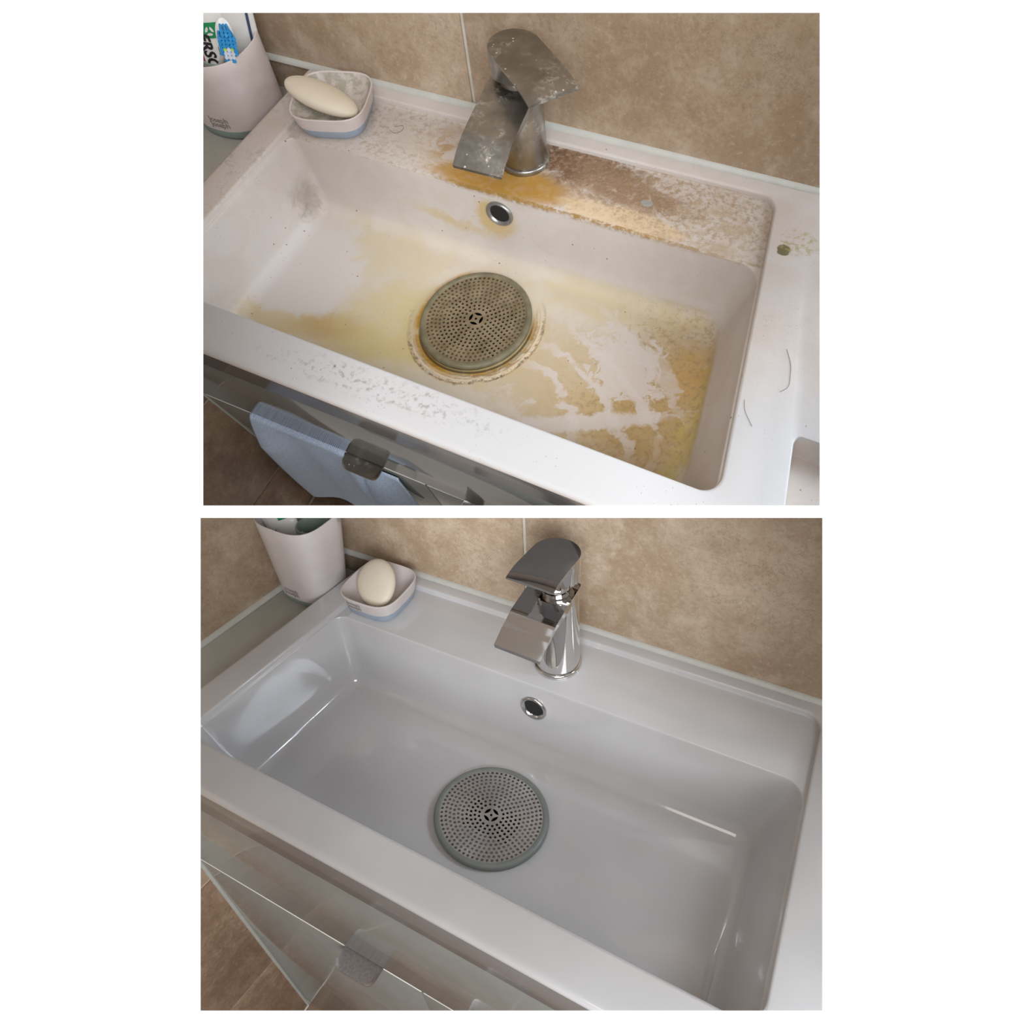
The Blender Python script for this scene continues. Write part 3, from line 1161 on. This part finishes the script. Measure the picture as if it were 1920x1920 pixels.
def dish(rm, c, rot, r_base, r_top, h, hb, pm, label, txt):
    M = rm.M @ Matrix.Translation((c[0], c[1], -rm.s)) @ Matrix.Rotation(math.radians(rot), 4, 'Z')
    t = root('soap_dish', M, label, 'soap dish')
    rr = lambda z: r_base + (r_top - r_base) * (z / h) ** .8
    bm = bmesh.new()
    loops_to_bm(bm, [squircle(rr(0) * .90, z=0), squircle(rr(0) * .97, z=.0006), squircle(rr(.001) * .995, z=.002), squircle(rr(hb), z=hb)], True, True)
    mesh_obj('base', bm, BLUEBASE, t, None, 40)
    bm = bmesh.new()
    e = .0016
    loops = [squircle(rr(hb) * 1.0, z=hb)] + [squircle(rr(hb + (h - hb) * k / 6), z=hb + (h - hb) * k / 6) for k in range(1, 7)]
    loops += [squircle(rr(h) - e * .3, z=h + .0006), squircle(rr(h) - e * .8, z=h + .0005), squircle(rr(h) - e, z=h - .0004)]
    for u in (.75, .5, .3, .15):
        loops.append(squircle(rr(h * u) - e - (1 - u) ** 2 * .006, z=hb + .001 + (h - hb) * u * .95))
    loops += [squircle(rr(0) * .55, z=hb + .0012), squircle(rr(0) * .2, z=hb + .0010)]
    loops_to_bm(bm, loops, True, True, [0] * 9 + [1] * (len(loops) - 10))
    bm.faces.ensure_lookup_table()
    bm.faces[-1].material_index = 1
    mesh_obj('bowl', bm, [pm, SCUM if rm is A else pm], t, None, 50)

    def rf(a, z):
        cs, sn = math.cos(a), math.sin(a)
        return rr(max(0, min(h, z))) * (abs(cs) ** 3.6 + abs(sn) ** 3.6) ** (-1 / 3.6)
    if txt:
        wall_text('Joseph', 'Joseph', .0066, PRINT, t, rf, hb + (h - hb) * .28, math.radians(txt), .0050)
    return t


dish(A, (.0440, .2415), 15, .0305, .0365, .0225, .0100, PLASTIC, 'grimy pale soap dish with blue-grey base beside the stained tap', 0)
dish(B, (.0440, .2115), 3, .0290, .0335, .0255, .0115, PLASTIC_B, 'clean pale soap dish with blue-grey base holding an upright soap', 255)


def soap(rm, loc, rot, dims, label):
    bm = bmesh.new()
    bmesh.ops.create_uvsphere(bm, u_segments=48, v_segments=28, radius=1)
    for v in bm.verts:
        x, y, z = v.co
        z2 = math.copysign(abs(z) ** .9, z)
        v.co = Vector((x * dims[0], y * dims[1] * (1 - .05 * x), z2 * dims[2]))
    o = mesh_obj('soap_bar', bm, SOAP, None, rm.M @ Matrix.Translation(loc) @ rot, 180)
    o['bay'] = rm.tag
    tag(o, label, 'soap')


soap(A, (.0350, .2385, .0155), Matrix.Rotation(math.radians(-5), 4, 'Z') @ Matrix.Rotation(math.radians(9), 4, 'Y') @ Matrix.Rotation(math.radians(-8), 4, 'X'), (.0385, .0175, .0085), 'cream oval soap lying across the grimy dish')
soap(B, (.0440, .2090, .0220), Matrix.Rotation(math.radians(-41), 4, 'Z') @ Matrix.Rotation(math.radians(22), 4, 'Y') @ Matrix.Rotation(math.radians(28), 4, 'X'), (.0275, .0215, .0090), 'cream oval soap standing tilted in the clean dish')


# ------------------------------------------------------------------ beaker with brushes
def beaker(rm, cb, ct, z0, z1, r0, r1, e, ky, pm, label, txt_ang, hb=.009):
    t = root('toothbrush_beaker', rm.M @ Matrix.Translation((cb[0], cb[1], z0)), label, 'beaker')
    H = z1 - z0
    ox, oy = ct[0] - cb[0], ct[1] - cb[1]

    def ring(z, dr=0.0, n=72):
        u = z / H
        r = r0 + (r1 - r0) * u - dr
        return [(p[0] + ox * u, p[1] * ky + oy * u, z) for p in squircle(r, n, e)]
    bm = bmesh.new()
    loops_to_bm(bm, [[(p[0], p[1], 0) for p in ring(0, .004)], ring(.0008, .0018), ring(.003, .0006), ring(hb)], True, True)
    mesh_obj('base', bm, GREENBASE, t, None, 40)
    bm = bmesh.new()
    w = .0016
    loops = [ring(hb)] + [ring(hb + (H - hb) * k / 5) for k in range(1, 6)] + [[(p[0], p[1], H + .0006) for p in ring(H, w * .3)], [(p[0], p[1], H + .0006) for p in ring(H, w * .7)], ring(H - .0004, w)]
    loops += [ring(H * u, w) for u in (.7, .4, .12)]
    loops_to_bm(bm, loops, True, True)
    mesh_obj('cup', bm, pm, t, None, 50)
    # inner insert of pale green plastic
    bm = bmesh.new()
    rs = r1 * .56 * min(1, ky + .05)
    cx, cy = ox * .6 + r1 * .16, oy * .8 + r1 * .08
    if ky < 1:
        rs, cx, cy = r1 * .42, ox * .6 + r1 * .30, r1 * .14
    zt = H * .86
    lathe_bm(bm, [(rs * .9, H * .13), (rs, zt - .001), (rs - .0005, zt), (rs - .0018, zt), (rs - .0022, zt - .001), (rs * .88 - .002, H * .14)], 56, True, True, cx=cx, cy=cy)
    mesh_obj('insert', bm, INNER, t, None, 50)

    def rf(a, z):
        u = z / H
        r = r0 + (r1 - r0) * u
        cs, sn = math.cos(a), math.sin(a)
        # superellipse squeezed by ky, shifted a little with height
        return r * (abs(cs) ** e + abs(sn / ky) ** e) ** (-1 / e) + ox * u * cs
    wall_text('Joseph', 'Joseph', .0078, PRINT, t, rf, hb + .0065, math.radians(txt_ang), .0052)
    return t


beaker(A, (-.0769, .2436), (-.0769, .2436), A.zs, .043, .0402, .0414, 2.4, 1.0, PLASTIC, 'pale pink-white beaker with rust-flecked base full of toothbrush and tubes', 277)
beaker(B, (-.0490, .2065), (-.0439, .2065), B.zs, .086, .0315, .0400, 3.2, .865, PLASTIC_B, 'clean pale beaker holding one toothpaste tube in the corner', 262)


def tube_obj(rm, foot, head, facing, width, thick, label, prints):
    """flattened toothpaste tube from foot to head; facing = direction of its printed face"""
    a = Vector(foot)
    ax = (Vector(head) - a)
    L = ax.length
    ax.normalize()
    fz = Vector(facing)
    fz = (fz - ax * fz.dot(ax)).normalized()
    sx = ax.cross(fz)
    M = rm.M @ Matrix(((sx.x, ax.x, fz.x, a.x), (sx.y, ax.y, fz.y, a.y), (sx.z, ax.z, fz.z, a.z), (0, 0, 0, 1)))
    t = root('toothpaste_tube', M, label, 'toothpaste')
    t['bay'] = rm.tag
    bm = bmesh.new()
    loops = []
    n = 40
    for u in (0, .02, .1, .3, .5, .7, .85, .95, .985, 1):
        wd = width / 2 * (.86 + .14 * u) * (1 if u > .01 else .9)
        tk = thick / 2 * (1 - u ** 3) + .0006
        if u <= .0:
            tk *= .8
        loops.append([(wd * math.cos(2 * math.pi * k / n), u * L, tk * math.copysign(abs(math.sin(2 * math.pi * k / n)) ** .75, math.sin(2 * math.pi * k / n))) for k in range(n)])
    loops_to_bm(bm, loops, True, True)
    body = mesh_obj('body', bm, WHITE, t, None, 45)

    def surf(x, y):
        u = max(0, min(1, y / L))
        wd = width / 2 * (.86 + .14 * u)
        tk = thick / 2 * (1 - u ** 3) + .0006
        q = max(0, 1 - (x / wd) ** 2)
        return tk * (q ** .5) ** .75
    for kind, args in prints:
        if kind == 'rect':
            x0, x1, y0, y1, mat, sh = args
            bm = bmesh.new()
            nx, ny = 8, 8
            vv = [[None] * (ny + 1) for _ in range(nx + 1)]
            for i in range(nx + 1):
                for j in range(ny + 1):
                    y = y0 + (y1 - y0) * j / ny
                    x = x0 + (x1 - x0) * i / nx + sh * (y - y0)
                    vv[i][j] = bm.verts.new((x, y, surf(x, y) + .00035))
            for i in range(nx):
                for j in range(ny):
                    bm.faces.new((vv[i][j], vv[i + 1][j], vv[i + 1][j + 1], vv[i][j + 1]))
            mesh_obj('print', bm, mat, t, None, 60)
        elif kind == 'text':
            s, size, cx, cy, rot, mat, bold, shear = args
            cr, sr = math.cos(rot), math.sin(rot)
            def fn(x, y, z, cx=cx, cy=cy, cr=cr, sr=sr):
                X, Y = cx + x * cr - y * sr, cy + x * sr + y * cr
                return (X, Y, surf(X, Y) + .0005 + z)
            text_part('print', s, size, mat, t, fn, bold=bold, shear=shear, extrude=.0001)
        elif kind == 'tri':
            cx, cy, r, mat = args
            bm = bmesh.new()
            for q in range(3):
                a0 = math.radians(90 + 120 * q + 14)
                a1 = math.radians(90 + 120 * (q + 1) - 14)
                ro, ri = r, r * .58
                P = []
                am = (a0 + a1) / 2
                for (rr, aa) in ((ro, a0), (ro * .98, am - .35), (ro * .98, am + .35), (ro, a1), (ri * .8, a1 - .1), (ri * .62, am), (ri * .8, a0 + .1)):
                    x, y = cx + rr * math.cos(aa), cy + rr * math.sin(aa)
                    P.append(bm.verts.new((x, y, surf(x, y) + .0007)))
                bm.faces.new(P)
            mesh_obj('print', bm, mat, t, None, None)
    return t


face_a = (.62, -.55, .55)
tube_obj(A, (-.0790, .2320, -.012), (-.0705, .2500, .092), face_a, .034, .012, 'white toothpaste tube with green square and black lettering in the full beaker',
         [('rect', (-.0070, .0070, .0610, .0735, GREEN, .25)), ('tri', (.0012, .0668, .0038, WHITE)),
          ('text', ('ERSOA', .0130, -.0040, .0465, -math.pi / 2 + .10, BLACK, .0004, .25)),
          ('rect', (-.0130, -.0095, .022, .052, RED, 0.0)), ('rect', (.0048, .0052, .034, .054, BLACK, 0.0))])
tube_obj(A, (-.062, .262, -.010), (-.0455, .2650, .100), (.6, -.6, .5), .030, .009, 'white tube with curved navy stripe at the back of the full beaker',
         [('rect', (.0040, .0065, .022, .075, NAVY, .06))])
tube_obj(B, (-.0400, .2010, -.010), (-.0755, .2010, .100), (.45, -.80, .35), .034, .012, 'white toothpaste tube with crimson print in the clean beaker',
         [('rect', (-.0130, -.0085, .048, .075, RED, 0.0)), ('rect', (-.0075, -.0068, .040, .080, BLACK, 0.0)), ('rect', (.000, .009, .0880, .098, GREEN, 0.0))])


def toothbrush():
    hd = Vector((-.0455, .2330, .0560))
    t = root('toothbrush', A.M @ Matrix.Translation((-.0800, .2390, A.zs + .012)), 'white toothbrush with blue bristle head leaning in the full beaker', 'toothbrush')
    o0 = Vector((-.0800, .2390, A.zs + .012))
    pts = [Vector((0, 0, 0)), Vector((-.0690, .2355, .0250)) - o0, Vector((-.0600, .2350, .0360)) - o0, Vector((-.0540, .2360, .0440)) - o0]
    bm = bmesh.new()
    loops = []
    P = pts
    ax = (P[3] - P[0]).normalized()
    s = ax.cross(Vector((0, 0, 1))).normalized()
    w = s.cross(ax)
    for k, (p, r) in enumerate(zip(P, (.0035, .0036, .0028, .0030))):
        loops.append([tuple(p + s * r * math.cos(2 * math.pi * i / 16) + w * r * math.sin(2 * math.pi * i / 16)) for i in range(16)])
    loops_to_bm(bm, loops, True, True)
    mesh_obj('handle', bm, WHITE, t, None, 60)
    # head: oval plate facing the room, bristles standing off it
    nrm = Vector((.66, -.58, .18)).normalized()
    upv = Vector((.15, .25, 1)).normalized()
    upv = (upv - nrm * upv.dot(nrm)).normalized()
    rt = upv.cross(nrm)
    base = hd - o0
    bm = bmesh.new()
    loops = []
    for d, sc in ((-.0035, .75), (-.003, .92), (-.0015, 1.0), (0, 1.0), (.0006, .94)):
        loops.append([tuple(base + upv * .0022 + nrm * d + rt * .0076 * sc * math.cos(2 * math.pi * i / 32) + upv * .0135 * sc * math.sin(2 * math.pi * i / 32)) for i in range(32)])
    loops_to_bm(bm, loops, True, True)
    mesh_obj('head', bm, WHITE, t, None, 60)
    rng = random.Random(3)
    for iy in range(-4, 5):
        for ix in range(-2, 3):
            x, y = ix * .0025, iy * .0026
            if (x / .0064) ** 2 + (y / .0118) ** 2 > 1:
                continue
            mat = BLUE
            if (abs(ix) <= 1 and iy in (-3, -2)) or (ix == 0 and iy == -1):
                mat = PALEB
            elif (ix, iy) in ((-1, -1), (1, -1)):
                mat = LIME
            Lb = .0080 + rng.uniform(-.0008, .0010)
            sp = Vector((0, 0, 0)) + rt * x * .22 + upv * (y * .12 - .0040)
            p0 = base + nrm * .0003 + rt * x + upv * y
            bm = bmesh.new()
            lo = []
            for u, r in ((0, .0012), (.6, .0014), (1, .0017)):
                pc = p0 + nrm * Lb * u + sp * u
                lo.append([tuple(pc + rt * r * math.cos(2 * math.pi * i / 8) + upv * r * math.sin(2 * math.pi * i / 8) + nrm * (rng.uniform(0, .0008) if u == 1 else 0)) for i in range(8)])
            loops_to_bm(bm, lo, True, True)
            mesh_obj('bristle_tuft', bm, mat, t, None, 60)


toothbrush()


# ------------------------------------------------------------------ vanity cabinet
def cabinet(rm, label):
    t = root('vanity_cabinet', rm.M @ Matrix.Translation((0, 0, rm.floor)), label, 'cabinet')
    dz = -rm.floor

    def FP(x, d, z):           # d = depth behind the front plane
        return (x, front_y(rm, x, z) + d, z + dz)

    def xl(z):
        return left_x(rm, 0) + .004

    def pan(name, x0, x1, z0, z1, d0, d1, mat, parent=t, bev=.001):
        bm = bmesh.new()
        v = box_bm(bm, x0, x1, d0, d1, z0, z1, FP)
        bevel(bm, bev, 2)
        return mesh_obj(name, bm, mat, parent, None, 40)
    X0, X1 = xl(0), .74
    pan('rail', X0, X1, rm.rail + .0008, rm.zs - .021, -.0016, .016, CABRAIL, bev=.0015)
    pan('fascia', X0, X1, rm.gap + .0045, rm.rail - .0008, 0, .016, CABI)
    zb = rm.floor + .03
    for x0, x1, hx in ((X0, rm.seam - .001, rm.hx), (rm.seam + .001, X1, (rm.seam + .05, rm.seam + .1))):
        d = pan('door', x0, x1, zb, rm.gap - .0012, 0, .018, CABI)
        e = pan('edge_strip', x0 + .0004, x1 - .0004, rm.gap - .0014, rm.gap + .0002, .0004, .0178, EDGE, d, .0003)
        # tab pull hooked on the top edge of the door
        bm = bmesh.new()
        out = rrect(hx[0], hx[1], -.0195, .010, (.009, .009, .001, .001), 6)
        top, bot = [], []
        for p in out:
            dn = -.0000 if p[1] > -.008 else -((-.008 - p[1]) / .0115) ** 2 * .0045
            top.append(FP(p[0], p[1], rm.gap + .0022 + dn))
            bot.append(FP(p[0], p[1], rm.gap + .0004 + dn))
        vt = [bm.verts.new(p) for p in top]
        vb = [bm.verts.new(p) for p in bot]
        n = len(vt)
        for i in range(n):
            j = (i + 1) % n
            bm.faces.new((vt[i], vt[j], vb[j], vb[i]))
        ft = bm.faces.new(vt)
        fb = bm.faces.new(vb[::-1])
        bmesh.ops.triangulate(bm, faces=[ft, fb])
        h = mesh_obj('handle', bm, HAND_A if rm is A else HAND_B, d, None, 40)
        h['label'] = 'rounded metal tab pull on the top edge of the door'
    pan('carcass_floor', X0, X1, zb - .018, zb, .004, .18, CABI)
    bm = bmesh.new()
    box_bm(bm, X0, X0 + .016, .02, .20, zb, rm.zs - .022, FP)
    mesh_obj('side_panel', bm, CABI, t, None, None)
    # shelf beside the basin
    bm = bmesh.new()
    P = []
    y0, y1 = front_y(rm, rm.xw, 0) - .004, rm.y3 + rm.kb * rm.xw - .001
    for z in (rm.zs - .020 + dz, rm.zs + dz - .0003):
        for (x, y) in ((left_x(rm, y0) + .001, y0), (rm.xl + .028, y0), (rm.xl + rm.kl * y1 + .022, y1), (left_x(rm, y1) + .001, y1)):
            P.append(bm.verts.new((x, y, z)))
    for f in ((0, 3, 2, 1), (4, 5, 6, 7), (0, 1, 5, 4), (1, 2, 6, 5), (2, 3, 7, 6), (3, 0, 4, 7)):
        bm.faces.new([P[i] for i in f])
    bevel(bm, .001, 2)
    mesh_obj('side_shelf', bm, SHELF, t, None, 40)['label'] = 'grey-green shelf strip beside the washbasin'
    return t


HAND_A = metal_dirty()
HAND_A.name = 'tarnished_pull'
HAND_B = plain('brushed_dark_steel', (.34, .33, .34), .38, .9, var=.12, scale=400)
SHELF = plain('grey_green_shelf', (.44, .44, .40), .25, var=.05, scale=30)
cabinet(A, 'grey gloss vanity cabinet with the blue cloth hung on its door')
cabinet(B, 'bare grey gloss vanity cabinet under the clean washbasin')


# ------------------------------------------------------------------ cloth over the door
def cloth():
    bm = bmesh.new()
    nu, nv = 90, 70
    x0, x1 = -.056, .150
    zt, zb = A.gap + .002, -.585
    grid = []
    for i in range(nu + 1):
        row = []
        u = i / nu
        for j in range(nv + 1):
            v = j / nv
            hook = v < .05
            ztu = zt - .0085 * max(0, min(1, (u - .63) / .03))
            z = ztu if hook else ztu - (ztu - zb) * ((v - .05) / .95) * (1 - .10 * max(0, u - .55))
            k = (v - .05) / .95 if not hook else 0
            x = x0 + (x1 - x0) * u + k * (-.030 * (1 - u) + .035 * (u - .5)) - .012 * (1 - u) * (1 - math.exp(-k * 8))
            fold = .007 * math.sin(u * 9 + 1.0 + k) + .004 * math.sin(u * 19 + k * 2)
            crease = -.016 * math.exp(-((u - .70 - .10 * k) / .028) ** 2)
            bulge = .016 * math.exp(-((u - .84 - .06 * k) / .09) ** 2)
            out = .005 + (.006 + fold + crease + bulge) * min(1, k * 4)
            out = max(.0022, out)
            d = -out if not hook else -.005 + (.05 - v) / .05 * .016
            if hook:
                z = ztu + .0015
                if ztu < zt - .004:
                    d = -.0035
                    z = ztu
            row.append(bm.verts.new((x, front_y(A, x, z) + d, z)))
        grid.append(row)
    for i in range(nu):
        for j in range(nv):
            bm.faces.new((grid[i][j], grid[i + 1][j], grid[i + 1][j + 1], grid[i][j + 1]))
    o = mesh_obj('face_cloth', bm, CLOTH, None, A.M, 180)
    so = o.modifiers.new('thick', 'SOLIDIFY')
    so.thickness = .0022
    so.offset = 0
    tag(o, 'pale blue woven cloth hanging over the cabinet door', 'cloth')


cloth()


# ------------------------------------------------------------------ stray hairs on the stained top
def hair(pts, label, r=.00014):
    bm = bmesh.new()
    P = [Vector(p) for p in pts]
    # Catmull-Rom through the points
    Q = []
    for i in range(len(P) - 1):
        p0, p1, p2, p3 = P[max(0, i - 1)], P[i], P[i + 1], P[min(len(P) - 1, i + 2)]
        for k in range(6):
            t = k / 6
            Q.append(.5 * ((2 * p1) + (p2 - p0) * t + (2 * p0 - 5 * p1 + 4 * p2 - p3) * t * t + (3 * p1 - p0 - 3 * p2 + p3) * t ** 3))
    Q.append(P[-1])
    loops = []
    for i, q in enumerate(Q):
        d = (Q[min(i + 1, len(Q) - 1)] - Q[max(i - 1, 0)]).normalized()
        s = d.cross(Vector((0, 0, 1))).normalized()
        w = s.cross(d)
        loops.append([tuple(q + s * r * math.cos(2 * math.pi * k / 5) + w * r * math.sin(2 * math.pi * k / 5)) for k in range(5)])
    loops_to_bm(bm, loops, True, True)
    tag(mesh_obj('hair', bm, HAIR, None, A.M, 180), label, 'hair', 'stray hairs on the stained basin')


hair([(.5145, .1106, .0003), (.5205, .098, .0003), (.5225, .0893, .0003), (.5238, .077, .0003), (.519, .070, .0003)], 'long dark hair on the right rim of the stained basin')
hair([(.4962, .0541, .0003), (.499, .045, .0003), (.5073, .0334, .0003)], 'short dark hair on the rim near the front right corner')
hair([(.1020, .2480, -.0057), (.1085, .2520, -.0057), (.1110, .2460, -.0057), (.1060, .2400, -.0057), (.1000, .2420, -.0057)], 'curled hair loop on the ledge right of the soap dish')


# ------------------------------------------------------------------ limits of the two bays
def end_at_bay_limits():
    """parts of a bay stop at the margin board and at the level between the two bays"""
    bpy.context.view_layer.update()
    for o in list(COL.objects):
        if o.type != 'MESH' or o.name.startswith('margin_board'):
            continue
        mw = o.matrix_world
        top = o
        while top.parent:
            top = top.parent
        rt = top.matrix_world.to_3x3()
        rm = A if (rt.col[2].normalized() - A.M.to_3x3().col[2]).length < (rt.col[2].normalized() - B.M.to_3x3().col[2]).length else B
        if top.name.startswith('soap_bar') or 'bay' in top:
            rm = A if top.get('bay', 'A') == 'A' else B
        yy = 954 if rm is A else 965
        n = Vector((0, 1, -(yy - PY) / FPX)).normalized() * (1 if rm is A else -1)
        pl = [(CAM, C2W @ n), (CAM + C2W @ Vector((0, 0, DW + .010)), C2W @ Vector((0, 0, -1)))]
        if top.name.startswith('floor'):
            pl = pl[:1]
        W = [mw @ v.co for v in o.data.vertices]
        for co, no in pl:
            ds = [(w - co).dot(no) for w in W]
            if not ds or max(ds) <= 1e-6:
                continue
            if min(ds) >= 0:
                if o is not top:
                    bpy.data.objects.remove(o)
                    o = None
                break
            inv = mw.inverted()
            bm = bmesh.new()
            bm.from_mesh(o.data)
            r = bmesh.ops.bisect_plane(bm, geom=list(bm.verts) + list(bm.edges) + list(bm.faces), plane_co=inv @ co, plane_no=(inv.to_3x3() @ no).normalized(), clear_outer=True)
            if o.name.split('.')[0] not in ('washbasin',):
                ed = [e for e in r['geom_cut'] if isinstance(e, bmesh.types.BMEdge) and len(e.link_faces) == 1]
                if ed and o.name.split('.')[0] not in ('face_cloth', 'print', 'perforated_plate'):
                    bmesh.ops.holes_fill(bm, edges=ed, sides=0)
            bm.to_mesh(o.data)
            bm.free()
            W = [mw @ v.co for v in o.data.vertices]


end_at_bay_limits()
for o in COL.objects:
    if 'bay' in o:
        del o['bay']
